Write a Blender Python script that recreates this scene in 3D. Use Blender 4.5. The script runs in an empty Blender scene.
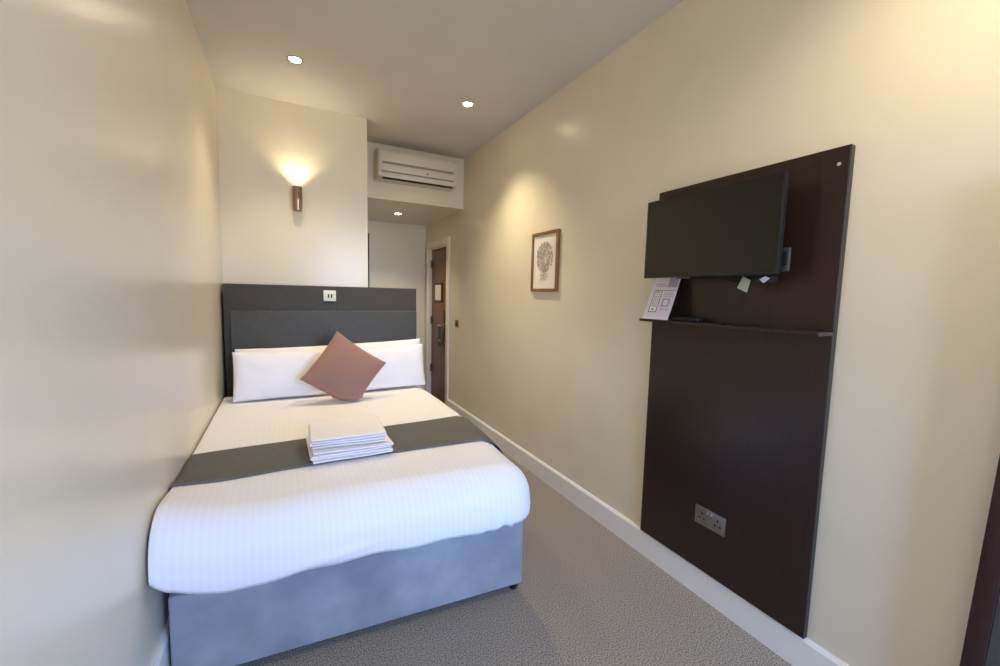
import bpy, bmesh, math, random
from mathutils import Vector, Matrix, noise
random.seed(7)
SC = bpy.context.scene
COL = SC.collection
PI = math.pi

# ------------------------------------------------------------------ room numbers (metres)
XL, XR = -0.402, 1.723          # left and right walls
YA = 3.676                      # wall behind the bed
XC = 0.638                      # where that wall stops and the entrance passage begins
YB = 4.2015                     # front of the lowered passage ceiling
ZB = 2.3045                     # height of the lowered ceiling
ZC = 2.8206                     # ceiling
YE = 5.52                       # end wall of the passage
YW = -1.90                      # window wall behind the viewer

# ------------------------------------------------------------------ materials
def new_mat(name):
    m = bpy.data.materials.new(name); m.use_nodes = True
    nt = m.node_tree; b = nt.nodes['Principled BSDF']
    return m, nt, b

def srgb(r, g, b):
    f = lambda c: (c/255/12.92) if c/255 <= .04045 else ((c/255+.055)/1.055)**2.4
    return (f(r), f(g), f(b), 1)

def plain(name, col, rough=.5, metal=0., spec=.5):
    m, nt, b = new_mat(name)
    b.inputs['Base Color'].default_value = col
    b.inputs['Roughness'].default_value = rough
    b.inputs['Metallic'].default_value = metal
    b.inputs['Specular IOR Level'].default_value = spec
    return m

def noisy(name, c1, c2, scale=(1, 1, 1), nscale=60., detail=4., rough=.6, bump=.0, bdist=.002, metal=0., spec=.5,
          sheen=0., lo=.3, hi=.7, bscale=None, nrough=.5):
    m, nt, b = new_mat(name)
    N = nt.nodes.new; L = nt.links.new
    tc = N('ShaderNodeTexCoord'); mp = N('ShaderNodeMapping'); mp.inputs['Scale'].default_value = scale
    nz = N('ShaderNodeTexNoise'); nz.inputs['Scale'].default_value = nscale; nz.inputs['Detail'].default_value = detail
    nz.inputs['Roughness'].default_value = nrough
    cr = N('ShaderNodeValToRGB')
    cr.color_ramp.elements[0].color = c1; cr.color_ramp.elements[1].color = c2
    cr.color_ramp.elements[0].position = lo; cr.color_ramp.elements[1].position = hi
    L(tc.outputs['Object'], mp.inputs['Vector']); L(mp.outputs['Vector'], nz.inputs['Vector'])
    L(nz.outputs['Fac'], cr.inputs['Fac']); L(cr.outputs['Color'], b.inputs['Base Color'])
    b.inputs['Roughness'].default_value = rough; b.inputs['Metallic'].default_value = metal
    b.inputs['Specular IOR Level'].default_value = spec
    if sheen:
        b.inputs['Sheen Weight'].default_value = sheen
        b.inputs['Sheen Roughness'].default_value = .4
    if bump:
        src = nz
        if bscale:
            src = N('ShaderNodeTexNoise'); src.inputs['Scale'].default_value = bscale; src.inputs['Detail'].default_value = 3
            L(mp.outputs['Vector'], src.inputs['Vector'])
        bp = N('ShaderNodeBump'); bp.inputs['Strength'].default_value = bump; bp.inputs['Distance'].default_value = bdist
        L(src.outputs['Fac'], bp.inputs['Height']); L(bp.outputs['Normal'], b.inputs['Normal'])
    return m

def emit(name, col, strength):
    m, nt, b = new_mat(name)
    b.inputs['Base Color'].default_value = (.9, .9, .9, 1)
    b.inputs['Emission Color'].default_value = col
    b.inputs['Emission Strength'].default_value = strength
    return m

def striped_linen(name, col, col2, period=.021, axis='X'):
    """satin stripe cotton: matt and glossy bands woven along the cloth"""
    m, nt, b = new_mat(name)
    N = nt.nodes.new; L = nt.links.new
    tc = N('ShaderNodeTexCoord'); sp = N('ShaderNodeSeparateXYZ')
    L(tc.outputs['Object'], sp.inputs['Vector'])
    mu = N('ShaderNodeMath'); mu.operation = 'MULTIPLY'; mu.inputs[1].default_value = 2*PI/period
    L(sp.outputs[axis], mu.inputs[0])
    si = N('ShaderNodeMath'); si.operation = 'SINE'; L(mu.outputs[0], si.inputs[0])
    mr = N('ShaderNodeMapRange'); mr.inputs['From Min'].default_value = -.4; mr.inputs['From Max'].default_value = .4
    L(si.outputs[0], mr.inputs['Value'])
    mx = N('ShaderNodeMix'); mx.data_type = 'RGBA'
    mx.inputs['A'].default_value = col; mx.inputs['B'].default_value = col2
    L(mr.outputs['Result'], mx.inputs['Factor']); L(mx.outputs['Result'], b.inputs['Base Color'])
    rr = N('ShaderNodeMapRange'); rr.inputs['To Min'].default_value = .75; rr.inputs['To Max'].default_value = .5
    L(mr.outputs['Result'], rr.inputs['Value']); L(rr.outputs['Result'], b.inputs['Roughness'])
    nz = N('ShaderNodeTexNoise'); nz.inputs['Scale'].default_value = 14; nz.inputs['Detail'].default_value = 3
    L(tc.outputs['Object'], nz.inputs['Vector'])
    bp = N('ShaderNodeBump'); bp.inputs['Strength'].default_value = .12; bp.inputs['Distance'].default_value = .01
    L(nz.outputs['Fac'], bp.inputs['Height']); L(bp.outputs['Normal'], b.inputs['Normal'])
    b.inputs['Specular IOR Level'].default_value = .3
    return m

M = {}
M['wall'] = noisy('cream_satin_paint', srgb(227, 217, 194), srgb(231, 221, 198), nscale=3, rough=.27, bump=.05, bdist=.002, bscale=45, spec=.5)
M['ceiling'] = noisy('ceiling_matt_paint', srgb(206, 202, 195), srgb(210, 206, 199), nscale=3, rough=.8, spec=.2)
M['white_paint'] = plain('white_gloss_paint', srgb(238, 234, 228), .35)
M['frame_paint'] = plain('door_frame_paint', srgb(236, 228, 208), .4)
M['carpet'] = noisy('grey_brown_carpet', srgb(66, 60, 52), srgb(190, 178, 159), nscale=200, detail=3, rough=.95, bump=.0, bdist=.003, spec=.1, sheen=.1, lo=.36, hi=.64, nrough=.7)
M['linen'] = striped_linen('satin_stripe_linen', srgb(237, 236, 238), srgb(234, 233, 235), period=.024)
M['pillow'] = striped_linen('pillowcase_linen', srgb(241, 239, 239), srgb(238, 236, 236), period=.012)
M['sheet'] = plain('mattress_ticking', srgb(225, 222, 218), .8)
M['velvet'] = noisy('grey_velvet', srgb(134, 136, 142), srgb(160, 161, 166), nscale=6, detail=3, rough=.75, sheen=.5, spec=.2)
M['runner'] = noisy('charcoal_weave', srgb(92, 91, 87), srgb(110, 109, 104), scale=(1, 12, 12), nscale=40, detail=3, rough=.85, bump=.2, bdist=.001, spec=.2)
M['towel'] = noisy('white_terry', srgb(238, 234, 232), srgb(246, 243, 242), nscale=220, rough=.95, bump=.6, bdist=.003, spec=.1)
M['cushion'] = noisy('dusty_rose_velvet', srgb(148, 114, 101), srgb(160, 124, 110), nscale=160, detail=3, rough=.8, sheen=.2, spec=.15, bump=.15, bdist=.001)
M['leather'] = noisy('charcoal_leatherette', srgb(68, 68, 66), srgb(74, 74, 72), nscale=50, rough=.55, bump=.05, bdist=.001, bscale=260, spec=.4)
M['leather_dark'] = noisy('charcoal_leatherette_band', srgb(61, 59, 59), srgb(67, 65, 65), nscale=50, rough=.6, bump=.05, bdist=.001, bscale=260, spec=.35)
M['wenge'] = noisy('wenge_laminate', srgb(42, 29, 25), srgb(49, 35, 30), scale=(8, 8, .5), nscale=9, detail=5, rough=.3, bump=.03, bdist=.001, spec=.4)
M['edge'] = plain('wenge_edge_band', srgb(56, 50, 38), .6)
M['shelf_edge'] = plain('shelf_edge_band', srgb(64, 50, 42), .6)
M['tvblack'] = plain('tv_black_plastic', srgb(16, 16, 19), .35)
M['screen'] = plain('tv_screen_glass', srgb(22, 22, 21), .22, 0, .5)
M['steel'] = noisy('brushed_steel', srgb(150, 145, 138), srgb(175, 170, 162), scale=(1, 1, 30), nscale=40, rough=.38, metal=1.)
M['chrome'] = plain('chrome', srgb(205, 205, 205), .12, 1.)
M['copper'] = noisy('brushed_copper_nickel', srgb(150, 130, 116), srgb(168, 148, 134), scale=(1, 1, 40), nscale=20, rough=.3, metal=1.)
M['cap'] = plain('screw_cap_plastic', srgb(190, 180, 168), .5)
M['keys'] = plain('remote_keys', srgb(52, 52, 54), .5)
M['black'] = plain('black_plastic', srgb(20, 20, 22), .45)
M['slot'] = plain('dark_slot', srgb(8, 8, 8), .8)
M['grey_plastic'] = plain('grey_plastic', srgb(66, 72, 68), .35)
M['ac'] = plain('ac_white_plastic', srgb(214, 205, 189), .35)
M['ac_groove'] = plain('ac_groove_plastic', srgb(150, 140, 122), .6)
M['ac_dark'] = plain('ac_outlet_dark', srgb(40, 36, 30), .8)
M['oak'] = noisy('brown_wood_frame', srgb(122, 84, 50), srgb(146, 104, 66), scale=(4, 4, 1), nscale=30, rough=.45)
M['paper'] = plain('white_paper', srgb(236, 230, 222), .85, spec=.2)
M['paper_lilac'] = plain('lilac_white_card', srgb(226, 216, 224), .5)
M['ink'] = plain('grey_ink', srgb(168, 158, 150), .9)
M['ink2'] = plain('pale_ink', srgb(196, 187, 180), .9)
M['ink_dark'] = plain('dark_ink', srgb(92, 84, 88), .8)
M['ink_lilac'] = plain('lilac_ink', srgb(176, 164, 178), .6)
M['door'] = noisy('brown_wood_door', srgb(110, 74, 42), srgb(124, 86, 50), scale=(6, 6, .6), nscale=8, detail=5, rough=.4)
M['dark_door'] = noisy('dark_brown_door', srgb(48, 36, 28), srgb(60, 46, 36), scale=(6, 6, .6), nscale=8, rough=.5)
M['green_card'] = plain('dark_green_card', srgb(32, 52, 40), .5)
M['green_tag'] = plain('pale_green_paper', srgb(178, 186, 164), .8)
M['white_tag'] = plain('white_label', srgb(222, 224, 230), .6)
M['switch'] = plain('switch_white_plastic', srgb(232, 232, 216), .3)
M['bronze'] = plain('bronze_plate', srgb(118, 98, 74), .4, .6)
M['mahogany'] = noisy('mahogany_frame', srgb(44, 22, 20), srgb(58, 30, 26), scale=(8, 8, 1), nscale=12, rough=.35)
M['mirror'] = plain('smoked_mirror_glass', srgb(120, 124, 128), .04, 1.)
M['bulb'] = emit('lamp_glow', (1, .80, .52, 1), 60)
M['sconce_glow'] = emit('wall_lamp_glow', (1, .84, .58, 1), 30)

# ------------------------------------------------------------------ mesh helpers
class MB:
    """collects shapes (world coordinates) into one mesh"""
    def __init__(s): s.bm = bmesh.new(); s.mi = 0
    def face(s, vs):
        try:
            f = s.bm.faces.new(vs); f.material_index = s.mi; return f
        except ValueError: return None
    def box(s, a, b, bev=0., seg=2, mat4=None):
        n0 = set(s.bm.verts)
        x0, y0, z0 = (min(a[i], b[i]) for i in range(3)); x1, y1, z1 = (max(a[i], b[i]) for i in range(3))
        v = [s.bm.verts.new((x, y, z)) for x in (x0, x1) for y in (y0, y1) for z in (z0, z1)]
        fs = [s.face([v[i] for i in q]) for q in ((0, 1, 3, 2), (4, 6, 7, 5), (0, 4, 5, 1), (2, 3, 7, 6), (0, 2, 6, 4), (1, 5, 7, 3))]
        if bev:
            es = {e for f in fs for e in f.edges}
            bmesh.ops.bevel(s.bm, geom=list(es), offset=bev, segments=seg, profile=.5, affect='EDGES', material=-1)
        if mat4 is not None:
            bmesh.ops.transform(s.bm, matrix=mat4, verts=[q for q in s.bm.verts if q not in n0])
        return s
    def prism(s, poly, axis, a, b, bev=0., seg=2):
        """closed polygon (2D) extruded along an axis from a to b"""
        def P(p, t):
            return {'x': (t, p[0], p[1]), 'y': (p[0], t, p[1]), 'z': (p[0], p[1], t)}[axis]
        A = [s.bm.verts.new(P(p, a)) for p in poly]; B = [s.bm.verts.new(P(p, b)) for p in poly]
        n = len(poly); fs = [s.face(A[::-1]), s.face(B)]
        for i in range(n): fs.append(s.face([A[i], A[(i+1) % n], B[(i+1) % n], B[i]]))
        if bev:
            es = {e for f in fs if f for e in f.edges}
            bmesh.ops.bevel(s.bm, geom=list(es), offset=bev, segments=seg, profile=.5, affect='EDGES', material=-1)
        return s
    def lathe(s, prof, c, axis=(0, 0, 1), n=28, cap0=True, cap1=True):
        """profile of (radius, height) spun about an axis through c"""
        ax = Vector(axis).normalized(); t = ax.orthogonal().normalized(); u = ax.cross(t); c = Vector(c)
        R = [[s.bm.verts.new(c+ax*h+(t*math.cos(2*PI*k/n)+u*math.sin(2*PI*k/n))*r) for k in range(n)] for r, h in prof]
        for i in range(len(R)-1):
            for k in range(n): s.face([R[i][k], R[i][(k+1) % n], R[i+1][(k+1) % n], R[i+1][k]])
        if cap0: s.face(R[0][::-1])
        if cap1: s.face(R[-1])
        return s
    def tube(s, pts, r, n=10):
        pts = [Vector(p) for p in pts]; rings = []; prev = None
        for i, p in enumerate(pts):
            d = (pts[min(i+1, len(pts)-1)]-pts[max(i-1, 0)]).normalized()
            t = (prev-d*prev.dot(d)).normalized() if prev else d.orthogonal().normalized(); prev = t; u = d.cross(t)
            rr = r[i] if isinstance(r, (list, tuple)) else r
            rings.append([s.bm.verts.new(p+(t*math.cos(2*PI*k/n)+u*math.sin(2*PI*k/n))*rr) for k in range(n)])
        for i in range(len(rings)-1):
            for k in range(n): s.face([rings[i][k], rings[i][(k+1) % n], rings[i+1][(k+1) % n], rings[i+1][k]])
        s.face(rings[0][::-1]); s.face(rings[-1]); return s
    def grid(s, nu, nv, fn):
        V = [[s.bm.verts.new(fn(i/nu, j/nv)) for j in range(nv+1)] for i in range(nu+1)]
        for i in range(nu):
            for j in range(nv): s.face([V[i][j], V[i+1][j], V[i+1][j+1], V[i][j+1]])
        return V

def build(mb, name, mats, parent=None, sharp=35, smooth=True, fixn=True):
    bm = mb.bm
    if fixn: bmesh.ops.recalc_face_normals(bm, faces=bm.faces[:])
    me = bpy.data.meshes.new(name)
    org = parent_world(parent) if parent else Vector()
    if org.length: bmesh.ops.translate(bm, vec=-org, verts=bm.verts[:])
    bm.to_mesh(me); bm.free()
    for m in (mats if isinstance(mats, (list, tuple)) else [mats]): me.materials.append(m)
    if smooth:
        for p in me.polygons: p.use_smooth = True
        me.set_sharp_from_angle(angle=math.radians(sharp))
    o = bpy.data.objects.new(name, me); COL.objects.link(o)
    if parent: o.parent = parent
    return o

def parent_world(o):
    v = Vector()
    while o: v += o.location; o = o.parent
    return v

def tag(o, label, cat, group=None):
    o['label'] = label; o['category'] = cat
    if group: o['group'] = group
    return o

def thing(name, loc, label, cat, group=None):
    o = bpy.data.objects.new(name, None); COL.objects.link(o); o.location = loc
    o.empty_display_size = .05
    return tag(o, label, cat, group)

def struct(mb, name, mats, parent=None, **k):
    o = build(mb, name, mats, parent, **k)
    if not parent: o['kind'] = 'structure'
    return o

def dup(root, label, loc=None):
    r = root.copy(); COL.objects.link(r); r['label'] = label
    if loc is not None: r.location = loc
    for ch in list(root.children):
        c = ch.copy(); COL.objects.link(c); c.parent = r
        for g in list(ch.children):
            d = g.copy(); COL.objects.link(d); d.parent = c
    return r

# ------------------------------------------------------------------ the room
T = .12
struct(MB().box((XL-T, YW-T, -.1), (XR+T, YE+T, 0)), 'floor', M['carpet'])
struct(MB().box((XL-T, YW-T, ZC), (XR+T, YB, ZC+.1)), 'ceiling', M['ceiling'])
struct(MB().box((XL-T, YW, 0), (XL, YE, ZC)), 'wall_left', M['wall'])
DY0, DY1, DZ = 4.665, 5.375, 1.985        # entrance door opening in the right wall
w = MB(); w.box((XR, YW, 0), (XR+T, DY0, ZC)).box((XR, DY1, 0), (XR+T, YE, ZC)).box((XR, DY0, DZ), (XR+T, DY1, ZC))
struct(w, 'wall_right', M['wall'])
struct(MB().box((XL, YA, 0), (XC, YA+.1, ZC)), 'wall_back', M['wall'])
BY0, BY1, BZ = 4.40, 5.20, 2.0            # bathroom door opening on the left of the passage
w = MB(); w.box((XC-.1, YA+.1, 0), (XC, BY0, ZC)).box((XC-.1, BY1, 0), (XC, YE, ZC)).box((XC-.1, BY0, BZ), (XC, BY1, ZC))
struct(w, 'wall_passage', M['wall'])
struct(MB().box((XL-T, YE, 0), (XR+T, YE+T, ZC)), 'wall_end', M['wall'])
struct(MB().box((XC, YB, ZB), (XR, YE, ZC)), 'wall_bulkhead', M['wall'])
# window wall behind the viewer, with a real opening to the sky
WX0, WX1, WZ0, WZ1 = .72, 1.66, .60, 2.50
w = MB(); w.box((XL-T, YW-T, 0), (WX0, YW, ZC)).box((WX1, YW-T, 0), (XR+T, YW, ZC)).box((WX0, YW-T, 0), (WX1, YW, WZ0)).box((WX0, YW-T, WZ1), (WX1, YW, ZC))
struct(w, 'wall_front', M['wall'])
w = MB(); e = .05
w.box((WX0, YW-.09, WZ0), (WX0+e, YW-.04, WZ1)).box((WX1-e, YW-.09, WZ0), (WX1, YW-.04, WZ1))
w.box((WX0, YW-.09, WZ0), (WX1, YW-.04, WZ0+e)).box((WX0, YW-.09, WZ1-e), (WX1, YW-.04, WZ1)).box((1.165, YW-.09, WZ0), (1.215, YW-.04, WZ1))
win = struct(w, 'window_1', M['white_paint'])
build(MB().box((WX0-.05, YW-.04, WZ0-.03), (WX1+.04, YW+.08, WZ0), .006), 'window_sill', M['white_paint'], win)
# skirting boards
def skirting(name, xw, sgn, y0, y1, h, t=.018):
    pr = [(xw, 0), (xw+sgn*t, 0), (xw+sgn*t, h-.012), (xw+sgn*t*.55, h), (xw, h)]
    struct(MB().prism(pr, 'y', y0, y1), name, M['white_paint'], sharp=20)
skirting('baseboard_right', XR, -1, YW, 4.585, .1354)
skirting('baseboard_left', XL, 1, YW, YA, .205)
skirting('baseboard_passage', XC, 1, YA+.1, BY0-.01, .1354)
# entrance door: painted frame, brown leaf, hinges, lock, notice
w = MB(); A = .075
for (a, b) in (((XR-.02, 4.585, 0), (XR+.001, DY0, DZ+A)), ((XR-.02, DY1, 0), (XR+.001, DY1+A, DZ+A)), ((XR-.02, DY0, DZ), (XR+.001, DY1, DZ+A))):
    w.box(a, b, .004)
for (a, b) in (((XR, DY0, 0), (XR+T, DY0+.02, DZ)), ((XR, DY1-.02, 0), (XR+T, DY1, DZ)), ((XR, DY0+.02, DZ-.02), (XR+T, DY1-.02, DZ))):
    w.box(a, b)
struct(w, 'trim_1', M['frame_paint'])
w = MB().box((XR+.035, DY0+.022, .008), (XR+.08, DY1-.022, DZ-.022), .003)
door = struct(w, 'door_1', M['door'])
for z in (.39, 1.04, 1.78):
    build(MB().lathe([(.009, -.05), (.009, .05)], (XR+.024, DY1-.032, z), n=12).box((XR+.024, DY1-.06, z-.045), (XR+.034, DY1-.03, z+.045)), 'hinge', M['bronze'], door)
w = MB().box((XR+.024, 4.80, 1.03), (XR+.035, 4.87, 1.185), .003)
lk = build(w, 'lock_plate', M['black'], door)
build(MB().lathe([(.022, 0), (.022, .012), (.012, .016), (.012, .05)], (XR+.034, 4.835, 1.0), (-1, 0, 0)).tube([(XR-.012, 4.835, 1.0), (XR-.014, 4.87, 1.0), (XR-.012, 4.95, .998)], .010), 'door_handle', M['chrome'], door)
n_ = build(MB().box((XR+.022, 4.905, 1.285), (XR+.036, 5.225, 1.53), .003), 'notice_frame', M['dark_door'], door)
build(MB().box((XR+.0195, 4.955, 1.31), (XR+.0215, 5.175, 1.505)), 'notice_sheet', M['paper'], n_)
# bathroom door standing ajar in the passage
w = MB().box((0, 0, .01), (.79, .04, 1.995), .003, mat4=Matrix.Translation((XC+.012, BY1-.01, 0)) @ Matrix.Rotation(math.radians(-83.4), 4, 'Z'))
struct(w, 'door_2', M['dark_door'])

# ------------------------------------------------------------------ lamps
def downlight():
    root = thing('downlight', (0.091, 2.992, ZC), 'glowing round ceiling downlight on the left, in front of the wall lamp', 'ceiling light', 'recessed ceiling downlights')
    x, y, z = root.location
    build(MB().lathe([(.035, .0), (.035, -.003), (.041, -.006), (.047, -.003), (.047, 0)], (x, y, z), cap0=False, cap1=False), 'trim_ring', M['chrome'], root)
    build(MB().lathe([(.001, -.010), (.012, -.0095), (.024, -.007), (.031, -.004), (.034, -.001), (.034, -.0002)], (x, y, z), cap0=True, cap1=True), 'bulb', M['bulb'], root)
    ld = bpy.data.lights.new('downlight_beam', 'SPOT'); ld.energy = 50; ld.color = (1, .83, .55)
    ld.spot_size = math.radians(105); ld.spot_blend = 1.; ld.shadow_soft_size = .03
    lo = bpy.data.objects.new('downlight_beam', ld); COL.objects.link(lo); lo.parent = root; lo.location = (0, 0, -.04)
    return root
d1 = downlight()
d2 = dup(d1, 'glowing round ceiling downlight on the right, in front of the air conditioner', (1.255, 2.998, ZC))
pb = [c for c in d2.children if c.type == 'LIGHT'][0]; pb.data = pb.data.copy(); pb.data.energy = 94
d3 = dup(d1, 'small glowing downlight in the lowered passage ceiling below the air conditioner', (1.182, 4.858, ZB))
pb = [c for c in d3.children if c.type == 'LIGHT'][0]; pb.data = pb.data.copy(); pb.data.energy = 46
d4 = dup(d1, 'unseen ceiling downlight added near the window to warm the upper right wall', (1.25, .30, ZC))  # lamp added out of view for the warm light on the upper right wall
pb = [c for c in d4.children if c.type == 'LIGHT'][0]; pb.data = pb.data.copy(); pb.data.energy = 48; pb.data.spot_size = math.radians(150)

lx, ly = .106, 3.618
lamp = thing('wall_lamp', (lx, YA, 2.0), 'slim copper coloured uplight wall lamp glowing above the headboard', 'wall lamp')
build(MB().lathe([(.026, 2.008), (.031, 2.012), (.0365, 2.085), (.038, 2.095), (.0365, 2.105), (.033, 2.19), (.030, 2.19), (.030, 2.165)], (lx, ly, 0), cap1=False), 'lamp_body', M['copper'], lamp)
build(MB().lathe([(.0005, 2.168), (.0295, 2.166)], (lx, ly, 0), cap0=False, cap1=False), 'bulb', M['sconce_glow'], lamp)
build(MB().box((lx-.02, ly+.03, 2.07), (lx+.02, YA, 2.13), .004), 'bracket', M['copper'], lamp)
ld = bpy.data.lights.new('wall_lamp_beam', 'SPOT'); ld.energy = 7.5; ld.color = (1, .84, .56); ld.spot_size = math.radians(120); ld.spot_blend = .8; ld.shadow_soft_size = .02
lo = bpy.data.objects.new('wall_lamp_beam', ld); COL.objects.link(lo); lo.parent = lamp; lo.location = (lx-lx, ly-YA, .2); lo.rotation_euler = (PI, 0, 0)

# ------------------------------------------------------------------ air conditioner
ax0, ax1 = .795, 1.568
ac = thing('air_conditioner', ((ax0+ax1)/2, YB, 2.44), 'white split air conditioner high above the passage ceiling drop', 'air conditioner')
body = [(YB, 2.4660), (4.05, 2.4610), (4.016, 2.4740), (4.012, 2.4960), (4.006, 2.6860), (4.02, 2.7210), (4.06, 2.7380), (YB, 2.7410)]

build(MB().prism(body, 'x', ax0, ax1, .006), 'casing', M['ac'], ac)
fr = [(4.0085, 2.6090), (3.996, 2.6090), (3.992, 2.6260), (3.994, 2.6910), (4.012, 2.7260), (4.025, 2.7280)]
build(MB().prism(fr, 'x', ax0+.008, ax1-.008, .003), 'front_panel', M['ac'], ac)
build(MB().box((ax0+.035, 4.000, 2.5920), (ax1-.035, 4.0095, 2.6090)), 'intake_groove', M['ac_groove'], ac)
build(MB().prism([(4.0105, 2.5260), (4.001, 2.5260), (4.001, 2.5860), (4.009, 2.5900)], 'x', ax0+.03, ax1-.03, .002), 'lower_panel', M['ac'], ac)
build(MB().box((ax0+.03, 4.004, 2.5160), (ax1-.03, 4.011, 2.5245)), 'seam', M['ac_groove'], ac)
build(MB().prism([(4.012, 2.5140), (4.003, 2.5140), (4.006, 2.4690), (4.018, 2.4660)], 'x', ax0+.04, ax1-.04, .002), 'louvre', M['ac'], ac)
build(MB().prism([(4.0085, 2.4685), (4.013, 2.4635), (4.03, 2.4560), (4.05, 2.4600), (4.018, 2.4700)], 'x', ax0+.04, ax1-.04), 'air_outlet', M['ac_dark'], ac)
build(MB().lathe([(.008, 0), (.007, .003)], (1.262, 4.0015, 2.5510), (0, -1, 0), 14), 'sensor', M['ac_dark'], ac)

# ------------------------------------------------------------------ headboard and its switch
hb = thing('headboard', (.305, 3.57, 0), 'wide charcoal leatherette headboard behind the bed', 'headboard')
build(MB().box((-.384, 3.468, 0), (1.002, YA-.002, 1.434), .006), 'board', M['leather_dark'], hb)
build(MB().box((-.345, 3.438, .40), (.9975, 3.4675, 1.246), .010, 3), 'padded_panel', M['leather'], hb)
sw = thing('light_switch', (.3115, 3.468, 1.36), 'square white rocker switch at the top of the charcoal headboard', 'switch')
build(MB().box((.268, 3.460, 1.319), (.357, 3.468, 1.402), .002), 'switch_plate', M['switch'], sw)
for x in (.303, .325):
    build(MB().box((x-.0055, 3.456, 1.345), (x+.0055, 3.460, 1.374), .001), 'rocker', M['black'], sw)
build(MB().box((.3305, 3.4585, 1.366), (.350, 3.460, 1.369)).box((.3135, 3.4585, 1.358), (.3155, 3.460, 1.361)), 'printed_mark', M['ink'], sw)

# ------------------------------------------------------------------ the bed
bed = thing('divan_bed', (.3, 2.5, 0), 'double divan bed with grey velvet base against the left wall', 'bed')
plan = [(-.371, 1.645), (.964, 1.556), (.964, 3.43), (-.371, 3.43)]
w = MB().prism(plan, 'z', .045, .362, .010, 3)
build(w, 'base', M['velvet'], bed)
w = MB().prism([(-.33, 1.70), (.93, 1.63), (.93, 3.425), (-.33, 3.425)], 'z', .364, .585, .05, 4)
build(w, 'mattress', M['sheet'], bed)
for (x, y) in ((.938, 1.598), (-.335, 1.69), (.938, 3.37), (-.335, 3.37)):
    c = build(MB().lathe([(.010, -.011), (.022, -.011), (.0245, -.007), (.0245, .007), (.022, .011), (.010, .011)], (x, y, .0245), (.9, .3, 0), 20), 'castor', M['black'], bed)
    build(MB().lathe([(.012, .0495), (.012, .0245), (.006, .0245)], (x, y, 0), n=12), 'stem', M['chrome'], c)

# ---- cloth draped over the mattress
DX0, DX1, DYF, DTOP, DR = -.398, 1.000, 1.462, .640, .150
RL, RR, RF = .012, .15, .15                 # how softly the cloth rolls over the left, right and foot edges
def clamp01(t): return min(max(t, 0.), 1.)
def foot_line(x):                            # the foot edge is a little further back by the left wall
    return 1.535-.077*clamp01((x-DX0)/(DX1-DX0))
def bulge(sy):
    e = clamp01((sy-1.5)/.85); return .058*e*e*(3-2*e)
def roll(nx, ny):
    """vertical radius of the rolled edge in direction (nx, ny)"""
    return DR*ny*ny+(.05 if nx < 0 else DR)*nx*nx
def top_z(x, y):
    puff = .034*math.exp(-((x-DX0)/.13)**2)*clamp01((2.0-y)/.3)
    return DTOP+puff+.006*noise.noise(Vector((x*3, y*3, 0)))
def cloth(qx, qy, nx, ny, L, off):
    z = top_z(qx, qy)+off
    if L < 1e-6: return Vector((qx, qy, z))
    r = roll(nx, ny); ex, ey = nx*(RL if nx < 0 else RR), ny*RF; arc = r*PI/2
    if L < arc:
        th = L/r; g = math.sin(th); o = off*g; v = r*(1-math.cos(th)); z -= off*(1-math.cos(th))
    else:
        t = L-arc; g = 1; o = off; v = r+t; z -= off
        o += (.22*t-2.4*t*t)*(1+min(nx, 0))-.05*t      # the hang puffs out, then the hem tucks in towards the base
    return Vector((qx+ex*g+nx*o, qy+ey*g+ny*o, z-v))
def drape(sx, sy, off=0.):
    """a point sx, sy of a strip of cloth lying across the bed; beyond the side edges it rolls over and hangs"""
    x0, x1 = DX0+RL, DX1-RR+bulge(sy)
    qx = min(max(sx, x0), x1); d = sx-qx
    return cloth(qx, sy, math.copysign(1, d) if d else 0, 0, abs(d), off)

HEM = [(-.40, .470), (-.355, .430), (-.27, .403), (-.20, .396), (.03, .412), (.19, .417), (.47, .410), (.80, .406), (.90, .402), (1.0, .415), (2, .42)]
def hem_z(x):
    for (xa, za), (xb, zb) in zip(HEM, HEM[1:]):
        if x <= xb: return za+(zb-za)*clamp01((x-xa)/(xb-xa))+.003*math.sin(x*23+1)
    return .42

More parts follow.
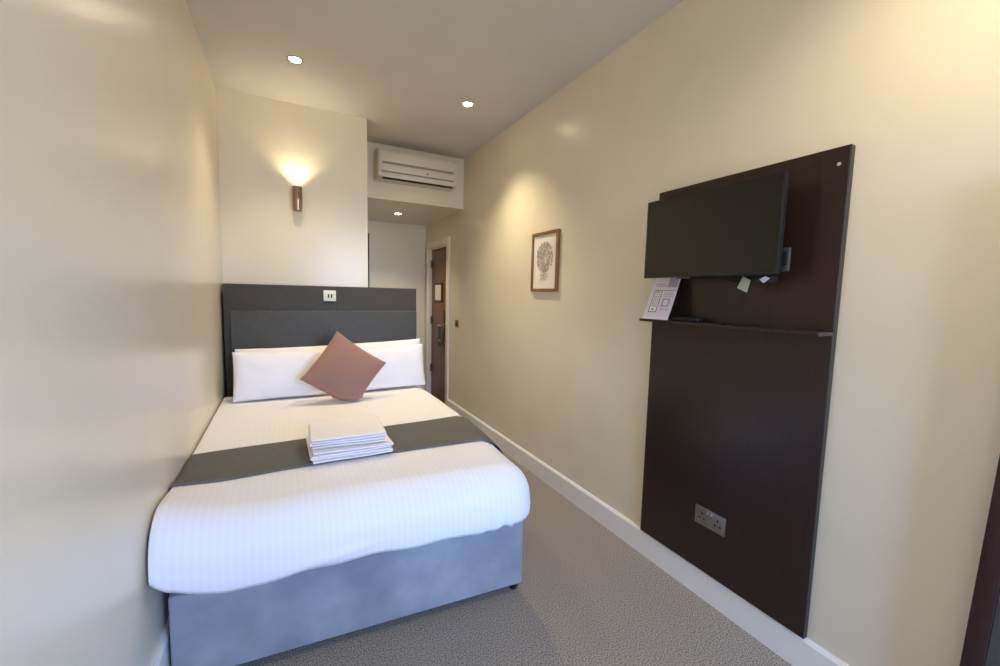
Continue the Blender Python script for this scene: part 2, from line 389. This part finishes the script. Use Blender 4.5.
def duvet():
    mb = MB()
    nx, ny, ne = 64, 78, 22
    cols = [('l', ne-i) for i in range(ne)]+[('m', i) for i in range(nx+1)]+[('r', i+1) for i in range(ne)]
    rows = [('f', ne-i) for i in range(ne)]+[('m', j) for j in range(ny+1)]
    V = {}
    for ci, (ct, cv) in enumerate(cols):
        for ri, (rt, rv) in enumerate(rows):
            fy = (rv/ny) if rt == 'm' else 0.
            yk = 1.46+fy*1.94
            x0, x1 = DX0+RL, DX1-RR+bulge(yk)
            bx = x0+(x1-x0)*(cv/nx) if ct == 'm' else (x0 if ct == 'l' else x1)
            yf = foot_line(bx)+RF
            by = yf+(3.40-yf)*fy
            ux = 0 if ct == 'm' else (-1 if ct == 'l' else 1)*cv/ne
            uy = 0 if rt == 'm' else -rv/ne
            dl = math.hypot(ux, uy); nxx, nyy = (ux/dl, uy/dl) if dl else (0, 0)
            drop = DTOP-hem_z(bx if ct == 'm' else (DX0 if ct == 'l' else DX1))
            p = cloth(bx, by, nxx, nyy, max(abs(ux), abs(uy))*(drop+.5708*roll(nxx, nyy)), 0.)
            m = max(abs(ux), abs(uy))
            # soft creases on the hanging foot
            fold = .006*m*m*noise.noise(Vector((p.x*7, p.y*7, p.z*1.5)))+.004*m*noise.noise(Vector((p.x*4, p.y*4, p.z*4)))
            if uy < 0 and ct == 'm':
                g = math.exp(-((p.x-.82)/.12)**2)
                fold += .006*g*m*m*math.sin(p.x*75)
                ridge = p.z-(.437+.10*(p.x-.0))
                fold += .010*math.exp(-(ridge/.012)**2)*math.exp(-((p.x-.12)/.13)**2)
            q = Vector((bx, by, DTOP-DR))
            d = (p-q); d = d.normalized() if d.length > 1e-6 else Vector((0, 0, 1))
            if ux < 0 or cv < 3 and ct == 'm': fold = 0
            V[ci, ri] = mb.bm.verts.new(p+d*fold)
    for ci in range(len(cols)-1):
        for ri in range(len(rows)-1):
            mb.face([V[ci, ri], V[ci+1, ri], V[ci+1, ri+1], V[ci, ri+1]])
    o = build(mb, 'duvet', M['linen'], None, sharp=80, fixn=False)
    md = o.modifiers.new('thickness', 'SOLIDIFY'); md.thickness = .016; md.offset = -1
    return o
dv = duvet()
tag(dv, 'white striped duvet spread over the bed and hanging over its foot', 'duvet')

def runner():
    mb = MB()
    x0 = DX0-.20; x1 = DX1+.20
    def fn(u, v):
        sx = x0+(x1-x0)*u; k = min(max((sx-DX0)/(DX1-DX0), 0), 1)
        near = 1.868-.004*k+.03*math.sin(PI*k); far = 2.235+.095*k
        sy = near+(far-near)*v
        return drape(sx, sy, .0065+.001*math.sin(sx*11+v*3))
    mb.grid(110, 16, fn)
    o = build(mb, 'bed_runner', M['runner'], None, sharp=80, fixn=False)
    md = o.modifiers.new('thickness', 'SOLIDIFY'); md.thickness = .004; md.offset = -1
    return o
tag(runner(), 'charcoal grey bed runner lying across the white duvet', 'bed runner')

# ---- pillows and cushion
def pillow_mesh(mb, w, h, t, conc=.05, n=26, power=2.6, crease=.006, seed=0, flat_bottom=None, edge=.006):
    F, B = {}, {}
    for i in range(n+1):
        for j in range(n+1):
            u, v = -1+2*i/n, -1+2*j/n
            x = u*w/2*(1-conc*(1-v*v)); y = v*h/2*(1-conc*(1-u*u))
            f = max(0., (1-abs(u)**power)*(1-abs(v)**power))**.55
            wr = crease*noise.noise(Vector((x*9+seed, y*9, seed)))*f
            F[i, j] = Vector((x, y, t/2*f+wr+edge)); B[i, j] = Vector((x, y, -t/2*f-edge))
            if flat_bottom is not None:
                for d in (F, B):
                    if d[i, j].y < flat_bottom:
                        ex = flat_bottom-d[i, j].y; d[i, j].y = flat_bottom-.12*ex; d[i, j].x *= 1+.9*ex
    VF = {k: mb.bm.verts.new(p) for k, p in F.items()}; VB = {k: mb.bm.verts.new(p) for k, p in B.items()}
    for i in range(n):
        for j in range(n):
            mb.face([VF[i, j], VF[i+1, j], VF[i+1, j+1], VF[i, j+1]]); mb.face([VB[i, j], VB[i, j+1], VB[i+1, j+1], VB[i+1, j]])
    ring = [(i, 0) for i in range(n)]+[(n, j) for j in range(n)]+[(i, n) for i in range(n, 0, -1)]+[(0, j) for j in range(n, 0, -1)]
    for a, b in zip(ring, ring[1:]+ring[:1]): mb.face([VF[a], VB[a], VB[b], VF[b]])

def stand_matrix(c, lean, spin=0., yaw=0.):
    """local x = right, local y = up along the leaning face, local z = towards the foot of the bed"""
    m = Matrix(((1, 0, 0), (0, 0, -1), (0, 1, 0))).to_4x4()
    return Matrix.Translation(c) @ Matrix.Rotation(yaw, 4, 'Z') @ Matrix.Rotation(-lean, 4, 'X') @ m @ Matrix.Rotation(spin, 4, 'Z')

mb = MB(); pillow_mesh(mb, .652, .332, .105, .022, seed=3, edge=.003, crease=.012)
pl = build(mb, 'pillow', M['pillow'], None, sharp=70)
PG = 'bed pillows'
tag(pl, 'front white pillow on the left, beside the left wall', 'pillow', PG)
pl.matrix_world = stand_matrix((.006, 3.215, .811), .22, .0)
def pcopy(lbl, m):
    c = pl.copy(); COL.objects.link(c); c['label'] = lbl; c.matrix_world = m; return c
pcopy('front white pillow on the right, half behind the brown cushion', stand_matrix((.668, 3.215, .816), .22, .022))
pcopy('rear white pillow on the left, showing as a top edge', stand_matrix((.012, 3.345, .818), .13, .010))
pcopy('rear white pillow on the right, one corner sticking up at the headboard end', stand_matrix((.684, 3.345, .838), .13, .040))

mb = MB(); pillow_mesh(mb, .405, .405, .13, .06, n=34, power=2.0, crease=.002, edge=.003)
bmesh.ops.rotate(mb.bm, cent=(0, 0, 0), matrix=Matrix.Rotation(math.radians(-37), 3, 'Z'), verts=mb.bm.verts[:])
for v_ in mb.bm.verts:
    if v_.co.y < -.165:                      # the resting corner squashes flat on the duvet
        ex = -.165-v_.co.y; v_.co.y = -.165-.05*(1-math.exp(-ex/.05)); v_.co.x *= 1+3.5*ex; v_.co.z *= 1+2*ex
cu = build(mb, 'cushion', M['cushion'], None, sharp=70)
tag(cu, 'dusty brown square cushion standing on its corner against the pillows', 'cushion')
cu.matrix_world = stand_matrix((.360, 2.985, .850), .30)

# ---- folded towels on the runner
def towel(name, c, wid, dep, layers, th, yaw, seed, label):
    mb = MB(); gap = .0035; st = th+gap
    path = []                                          # centre line of the folded cloth, seen from the foot of the bed
    for k in range(layers):
        z = th/2+k*st; a, b = (-wid/2, wid/2) if k % 2 == 0 else (wid/2, -wid/2)
        ins = st/2
        n = 10
        for i in range(n+1):
            x = a+(b-a)*i/n; x = max(-wid/2+ins, min(wid/2-ins, x)); path.append((x, z))
        if k < layers-1:
            sx = 1 if b > 0 else -1
            for i in range(1, 6):
                t = -PI/2+PI*i/6
                path.append((sx*(wid/2-ins)+sx*st/2*math.cos(t)*1.3, z+st/2+st/2*math.sin(t)))
    ml = []
    P = [Vector((x, z)) for x, z in path]
    L_, R_ = [], []
    for i, p in enumerate(P):
        d = (P[min(i+1, len(P)-1)]-P[max(i-1, 0)]); d = d.normalized() if d.length > 1e-9 else Vector((1, 0))
        n = Vector((-d.y, d.x)); L_.append(p+n*th/2*.97); R_.append(p-n*th/2*.97)
    vs_ = [0, .012, .035]+[.08+.084*k for k in range(11)]+[.965, .988, 1]; ns = len(vs_)-1; rows = []
    for s in range(ns+1):
        v = vs_[s]; row = []; e = min(s, ns-s); squash = (.35, .75, .95)[e] if e < 3 else 1.
        for side in (L_, R_):
            for p, pc_ in zip(side, P):
                p = pc_+(p-pc_)*squash
                j = .006*noise.noise(Vector((p.x*9+seed, p.y*60, seed)))
                y = -dep/2+dep*v+(.010*noise.noise(Vector((p.x*5, p.y*90, seed+s*.01))) if e < 3 else 0)
                zz = p.y+.004*noise.noise(Vector((p.x*8, y*8, seed)))*(p.y/(layers*st))
                # rounded edges front and back
                row.append(mb.bm.verts.new((p.x+j, y, zz)))
        rows.append(row)
    n = len(P)
    for s in range(ns):
        a, b = rows[s], rows[s+1]
        for i in range(n-1):
            mb.face([a[i], a[i+1], b[i+1], b[i]]); mb.face([a[n+i], b[n+i], b[n+i+1], a[n+i+1]])
        mb.face([a[0], b[0], b[n], a[n]]); mb.face([a[n-1], a[2*n-1], b[2*n-1], b[n-1]])
    for row in (rows[0], rows[-1]):
        for i in range(n-1): mb.face([row[i], row[n+i], row[n+i+1], row[i+1]])
    bmesh.ops.rotate(mb.bm, cent=(0, 0, 0), matrix=Matrix.Rotation(yaw, 3, 'Z'), verts=mb.bm.verts[:])
    bmesh.ops.translate(mb.bm, vec=c, verts=mb.bm.verts[:])
    o = build(mb, name, M['towel'], None, sharp=75)
    return tag(o, label, 'towel', 'folded towels on the bed')
tz = DTOP+.013
towel('folded_towel', (.258, 2.035, tz), .345, .31, 4, .0088, math.radians(1), 2, 'lower and larger folded white towel in the pair on the bed runner')
towel('folded_towel', (.250, 2.058, tz+4*.0123+.002), .322, .30, 4, .0088, math.radians(-2), 9, 'upper folded white towel on top of the pair on the bed runner')

# ------------------------------------------------------------------ dark wall panel with shelf, television and small things
XP = 1.698
pn = thing('wall_unit', (XR, 1.125, .137), 'tall dark wenge wall panel with a narrow shelf on the right wall', 'wall panel')
b_ = MB(); b_.box((XP, .7296, .137), (XR-.001, 1.532, 1.931), .001, 1)
bo = build(b_, 'board', M['wenge'], pn)
build(MB().box((XP+.001, .7282, .138), (XR-.0015, .7295, 1.928)), 'edge_strip', M['edge'], pn)
sh = build(MB().box((1.603, .730, 1.2835), (XP, 1.530, 1.2965), .001, 1), 'shelf', M['wenge'], pn)
build(MB().box((1.604, .7285, 1.284), (XP-.001, .7299, 1.296)), 'edge_strip', M['shelf_edge'], sh)
for (y, z) in ((.761, 1.873), (1.482, 1.883)):
    build(MB().lathe([(.006, 0), (.006, .001), (.004, .0015)], (XP, y, z), (-1, 0, 0), 16), 'screw_cap', M['cap'], pn)

tv = thing('television', (1.58, 1.165, 1.496), 'black flat television mounted on the dark wall panel', 'television')
ty0, ty1, tz0, tz1, tx = .859, 1.477, 1.4955, 1.857, 1.563
w = MB(); bz = .006
w.box((tx, ty0, tz0), (tx+.014, ty1, tz0+.010), .002).box((tx, ty0, tz1-bz), (tx+.014, ty1, tz1), .002)
w.box((tx, ty0, tz0+.007), (tx+.014, ty0+bz, tz1-bz+.002), .002).box((tx, ty1-bz, tz0+.007), (tx+.014, ty1, tz1-bz+.002), .002)
build(w, 'bezel', M['tvblack'], tv)
build(MB().box((tx+.002, ty0+bz-.001, tz0+.009), (tx+.013, ty1-bz+.001, tz1-bz+.001)), 'screen', M['screen'], tv)
build(MB().box((tx+.0142, ty0+.003, tz0+.003), (tx+.035, ty1-.003, tz1-.003), .006), 'back_cover', M['tvblack'], tv)
build(MB().box((tx+.035, 1.06, 1.58), (1.672, 1.27, 1.78), .004).box((1.672, 1.03, 1.56), (XP-.0005, 1.30, 1.80), .003), 'wall_bracket', M['black'], tv)
build(MB().box((tx-.0015, 1.225, tz0-.006), (tx+.010, 1.285, tz0+.001), .002), 'sensor_lip', M['grey_plastic'], tv)
build(MB().box((1.604, .845, 1.508), (1.616, .872, 1.592), .003), 'side_box', M['grey_plastic'], tv).parent = tv
build(MB().box((1.5985, .848, 1.53), (1.6045, .885, 1.58), .002), 'box_clip', M['black'], tv)
# power adaptor hanging under the set, with its paper tags
ad = thing('power_adaptor', (1.63, .95, 1.50), 'black cable adaptor hanging under the right end of the television', 'adaptor')
build(MB().box((1.612, .900, 1.468), (1.650, 1.008, 1.494), .004), 'housing', M['black'], ad)
build(MB().tube([(1.632, 1.0, 1.482), (1.634, 1.05, 1.472), (1.65, 1.12, 1.487), (1.66, 1.18, 1.53), (1.667, 1.20, 1.575)], .004, 8), 'cable', M['black'], ad)
def quad_sheet(mb, pts, t, nrm):
    n = Vector(nrm).normalized()*t; a = [Vector(p) for p in pts]
    A = [mb.bm.verts.new(p) for p in a]; B = [mb.bm.verts.new(p+n) for p in a]; k = len(a)
    mb.face(A); mb.face(B[::-1])
    for i in range(k): mb.face([A[i], B[i], B[(i+1) % k], A[(i+1) % k]])
mb = MB(); quad_sheet(mb, [(1.611, 1.012, 1.494), (1.607, .978, 1.478), (1.600, .985, 1.430), (1.604, 1.028, 1.448)], .0012, (-1, 0, 0))
build(mb, 'paper_tag', M['green_tag'], ad)
mb = MB(); quad_sheet(mb, [(1.6115, .926, 1.4925), (1.6115, .909, 1.484), (1.6115, .931, 1.466), (1.6115, .948, 1.481)], .0012, (-1, 0, 0))
build(mb, 'white_label', M['white_tag'], ad)

# leaflet leaning on the panel
bl, br_, tr, tl = Vector((1.614, 1.512, 1.2975)), Vector((1.614, 1.357, 1.2975)), Vector((1.664, 1.338, 1.520)), Vector((1.664, 1.489, 1.520))
nrm = (br_-bl).cross(tl-bl).normalized()
if nrm.x > 0: nrm = -nrm
def lp(u, v, o=0.):
    p = bl.lerp(br_, u).lerp(tl.lerp(tr, u), v)
    return p+nrm*o+Vector((.010*(1-v)**3*-1+.010*(1-v)*v*0, 0, 0))
mb = MB()
A = mb.grid(6, 14, lambda u, v: lp(u, v, .0)); B = mb.grid(6, 14, lambda u, v: lp(u, v, .0012))
ed = [(i, 0) for i in range(6)]+[(6, j) for j in range(14)]+[(i, 14) for i in range(6, 0, -1)]+[(0, j) for j in range(14, 0, -1)]
for a, b in zip(ed, ed[1:]+ed[:1]): mb.face([A[a[0]][a[1]], B[a[0]][a[1]], B[b[0]][b[1]], A[b[0]][b[1]]])
lf = thing('leaflet', (1.62, 1.43, 1.2975), 'white instruction card picturing a remote, leaning on the panel shelf', 'leaflet')
build(mb, 'card', M['paper_lilac'], lf)
def patch(mb, u0, v0, u1, v1, o, mi, skew=0.):
    mb.mi = mi; n = 6
    mb.grid(2, n, lambda a, b: lp(u0+(u1-u0)*a+skew*(v0+(v1-v0)*b), v0+(v1-v0)*b, o))
mb = MB()
sk = .0
patch(mb, .14, .15, .46, .64, .0018, 0)                       # outline of the pictured remote
patch(mb, .165, .165, .435, .625, .0021, 1)
for r in range(7):
    for c in range(3): patch(mb, .205+.075*c, .28+.042*r, .245+.075*c, .30+.042*r, .0024, 2)
patch(mb, .25, .20, .34, .225, .0024, 2); patch(mb, .21, .585, .39, .605, .0024, 2)
build(mb, 'printed_remote', [M['ink_dark'], M['paper'], M['ink_dark']], lf, smooth=False, fixn=False)
mb = MB()
patch(mb, .56, .28, .86, .46, .0018, 0); patch(mb, .62, .315, .80, .425, .0021, 1)
for v in (.50, .535, .57, .20, .235): patch(mb, .56, v, .90, v+.014, .0018, 0)
for v in (.62, ): patch(mb, .5, v, .95, v+.02, .0018, 2)
patch(mb, .14, .72, .60, .735, .0018, 0); patch(mb, .14, .76, .50, .775, .0018, 0)
patch(mb, .62, .70, .96, .95, .0018, 0)
build(mb, 'printed_panel', [M['ink_lilac'], M['paper_lilac'], M['ink']], lf, smooth=False, fixn=False)

rc = thing('remote_control', (1.640, 1.29, 1.2965), 'black remote control lying on the panel shelf beside the leaflet', 'remote')
R4 = Matrix.Translation((1.648, 1.280, 1.2967)) @ Matrix.Rotation(math.radians(6), 4, 'Z')
build(MB().box((-.022, -.062, 0), (.022, .070, .017), .005, 3, R4), 'body', M['black'], rc)
mb = MB()
for r in range(8):
    for c in range(3): mb.box((-.014+.011*c, -.052+.013*r, .017), (-.007+.011*c, -.044+.013*r, .0185), 0, 1, R4)
build(mb, 'keypad', M['keys'], rc)

so = thing('wall_socket', (XP, 1.13, .40), 'double steel plug socket low on the dark panel', 'socket')
build(MB().box((1.690, 1.0555, .3585), (XP, 1.2055, .4435), .002), 'face_plate', M['steel'], so)
for yc in (1.170, 1.091):
    mb = MB()
    mb.box((1.6893, yc-.003, .408), (1.6905, yc+.003, .421)).box((1.6893, yc+.007, .388), (1.6905, yc+.0165, .3945)).box((1.6893, yc-.0165, .388), (1.6905, yc-.007, .3945))
    build(mb, 'pin_slots', M['slot'], so)
for yc in (1.139, 1.122):
    build(MB().box((1.6865, yc-.006, .417), (1.690, yc+.006, .431), .0015), 'rocker', M['chrome'], so)

# ------------------------------------------------------------------ picture on the right wall
pc = thing('framed_picture', (XR, 2.58, 1.43), 'small brown framed drawing of a round tree hanging on the right wall', 'picture')
py0, py1, pz0, pz1 = 2.408, 2.752, 1.430, 1.868
fw = .022
mb = MB()
for (a, b) in (((XR-.022, py0, pz0), (XR-.001, py0+fw, pz1)), ((XR-.022, py1-fw, pz0), (XR-.001, py1, pz1)), ((XR-.022, py0+fw, pz0), (XR-.001, py1-fw, pz0+fw)), ((XR-.022, py0+fw, pz1-fw), (XR-.001, py1-fw, pz1))):
    mb.box(a, b, .0015)
build(mb, 'frame', M['oak'], pc)
build(MB().box((XR-.012, py0+fw, pz0+fw), (XR-.002, py1-fw, pz1-fw)), 'paper', M['paper'], pc)
mb = MB(); xa = XR-.0125
cy, cz = (py0+py1)/2, 1.672
rnd = random.Random(4)
def dot(y, z, ry, rz, mi, x):
    mb.mi = mi; n = 9
    mb.face([mb.bm.verts.new((x, y+ry*math.cos(2*PI*k/n), z+rz*math.sin(2*PI*k/n))) for k in range(n)])
for k in range(420):                                           # crown drawn in short leaf strokes
    a = rnd.random()*2*PI; q = math.sqrt(rnd.random())
    y = cy+.108*q*math.cos(a); z = cz+.012+.108*q*math.sin(a)
    dot(y, z, .004+.005*rnd.random(), .006+.007*rnd.random(), 0 if rnd.random() < .62 else 1, xa-.00001*k/4)
mb.mi = 0
for dy, top in ((-.004, 1.66), (.006, 1.70), (.001, 1.63)):
    t = [mb.bm.verts.new((xa-.0012, cy+dy-.003, 1.535)), mb.bm.verts.new((xa-.0012, cy+dy+.003, 1.535)), mb.bm.verts.new((xa-.0012, cy+dy*3, top))]
    mb.face(t)
for k in range(70):
    dot(cy+rnd.uniform(-.05, .05), 1.535+rnd.uniform(-.02, .05), .008, .003, 1, xa-.0013-.00001*k)
build(mb, 'drawing', [M['ink'], M['ink2']], pc, smooth=False, fixn=False)

# ------------------------------------------------------------------ small things by the door
ws = thing('light_switch', (XR, 4.34, 1.06), 'small bronze light switch on the right wall beside the door frame', 'switch')
build(MB().box((XR-.008, 4.295, 1.022), (XR-.0005, 4.385, 1.105), .002), 'switch_plate', M['bronze'], ws)
build(MB().box((XR-.012, 4.325, 1.045), (XR-.008, 4.355, 1.082), .0015), 'rocker', M['black'], ws)
dh = thing('door_hanger', (XR, 4.91, .75), 'dark green hanger card hanging from the brown door handle', 'sign')
build(MB().box((XR-.006, 4.86, .74), (XR-.0045, 4.96, .985), .0005, 1), 'card', M['green_card'], dh)
build(MB().box((XR-.0068, 4.875, .80), (XR-.0061, 4.945, .815)), 'printed_band', M['ink2'], dh)

# ------------------------------------------------------------------ mirror at the right edge
mi = thing('wall_mirror', (XR, .05, .1), 'tall mirror in a dark mahogany frame at the right edge of the photo', 'mirror')
my0, my1, mz0, mz1, mf = -.25, .346, .16, 1.75, .040
mb = MB()
for (a, b) in (((XR-.060, my0, mz0), (XR-.001, my0+mf, mz1)), ((XR-.060, my1-mf, mz0), (XR-.001, my1, mz1)), ((XR-.060, my0+mf, mz0), (XR-.001, my1-mf, mz0+mf)), ((XR-.060, my0+mf, mz1-mf), (XR-.001, my1-mf, mz1))):
    mb.box(a, b, .003)
build(mb, 'frame', M['mahogany'], mi)
build(MB().box((XR-.045, my0+mf, mz0+mf), (XR-.002, my1-mf, mz1-mf)), 'glass', M['mirror'], mi)
mi.rotation_euler.x = math.radians(1.75)      # hangs very slightly askew

# ------------------------------------------------------------------ daylight
wd = bpy.data.worlds.new('sky'); SC.world = wd; wd.use_nodes = True
nt = wd.node_tree; bg = nt.nodes['Background']
tc = nt.nodes.new('ShaderNodeTexCoord'); sp = nt.nodes.new('ShaderNodeSeparateXYZ'); cr = nt.nodes.new('ShaderNodeValToRGB')
mr = nt.nodes.new('ShaderNodeMapRange'); mr.inputs['From Min'].default_value = -1; mr.inputs['From Max'].default_value = 1
nt.links.new(tc.outputs['Generated'], sp.inputs['Vector']); nt.links.new(sp.outputs['Z'], mr.inputs['Value'])
nt.links.new(mr.outputs['Result'], cr.inputs['Fac']); nt.links.new(cr.outputs['Color'], bg.inputs['Color'])
el = cr.color_ramp.elements                      # daylit street below the horizon, blue sky above it
el[0].position = .40; el[0].color = (.24, .23, .22, 1)
el[1].position = .60; el[1].color = (.27, .475, 1.0, 1)
e2 = el.new(.50); e2.color = (.40, .50, .66, 1)
bg.inputs['Strength'].default_value = 38.0
ld = bpy.data.lights.new('window_portal', 'AREA'); ld.shape = 'RECTANGLE'; ld.size = WX1-WX0; ld.size_y = WZ1-WZ0
ld.cycles.is_portal = True
lo = bpy.data.objects.new('window_portal', ld); COL.objects.link(lo)
lo.location = ((WX0+WX1)/2, YW-.10, (WZ0+WZ1)/2); lo.rotation_euler = (math.radians(90), 0, 0)

# ------------------------------------------------------------------ camera
F = 411.34; yaw, pitch, roll = .4829, .0930, .0231
fwd = Vector((math.sin(yaw)*math.cos(pitch), math.cos(yaw)*math.cos(pitch), -math.sin(pitch)))
rt = Vector((math.cos(yaw), -math.sin(yaw), 0)); up = rt.cross(fwd)
r2 = rt*math.cos(roll)+up*math.sin(roll); u2 = -rt*math.sin(roll)+up*math.cos(roll)
cd = bpy.data.cameras.new('camera'); co = bpy.data.objects.new('camera', cd); COL.objects.link(co)
cd.sensor_width = 36; cd.lens = F/1000*36; cd.clip_start = .02
mt = Matrix((r2, u2, -fwd)).transposed().to_4x4(); mt.translation = (0, 0, 1.4)
co.matrix_world = mt
SC.camera = co

vs = SC.view_settings
SC.display_settings.display_device = 'sRGB'
vs.view_transform = 'Standard'; vs.look = 'None'; vs.gamma = 1; vs.use_curve_mapping = False
vs.exposure = 0.0
SC.cycles.use_denoising = True
SC.cycles.max_bounces = 10; SC.cycles.diffuse_bounces = 6
SC.cycles.sample_clamp_indirect = 6
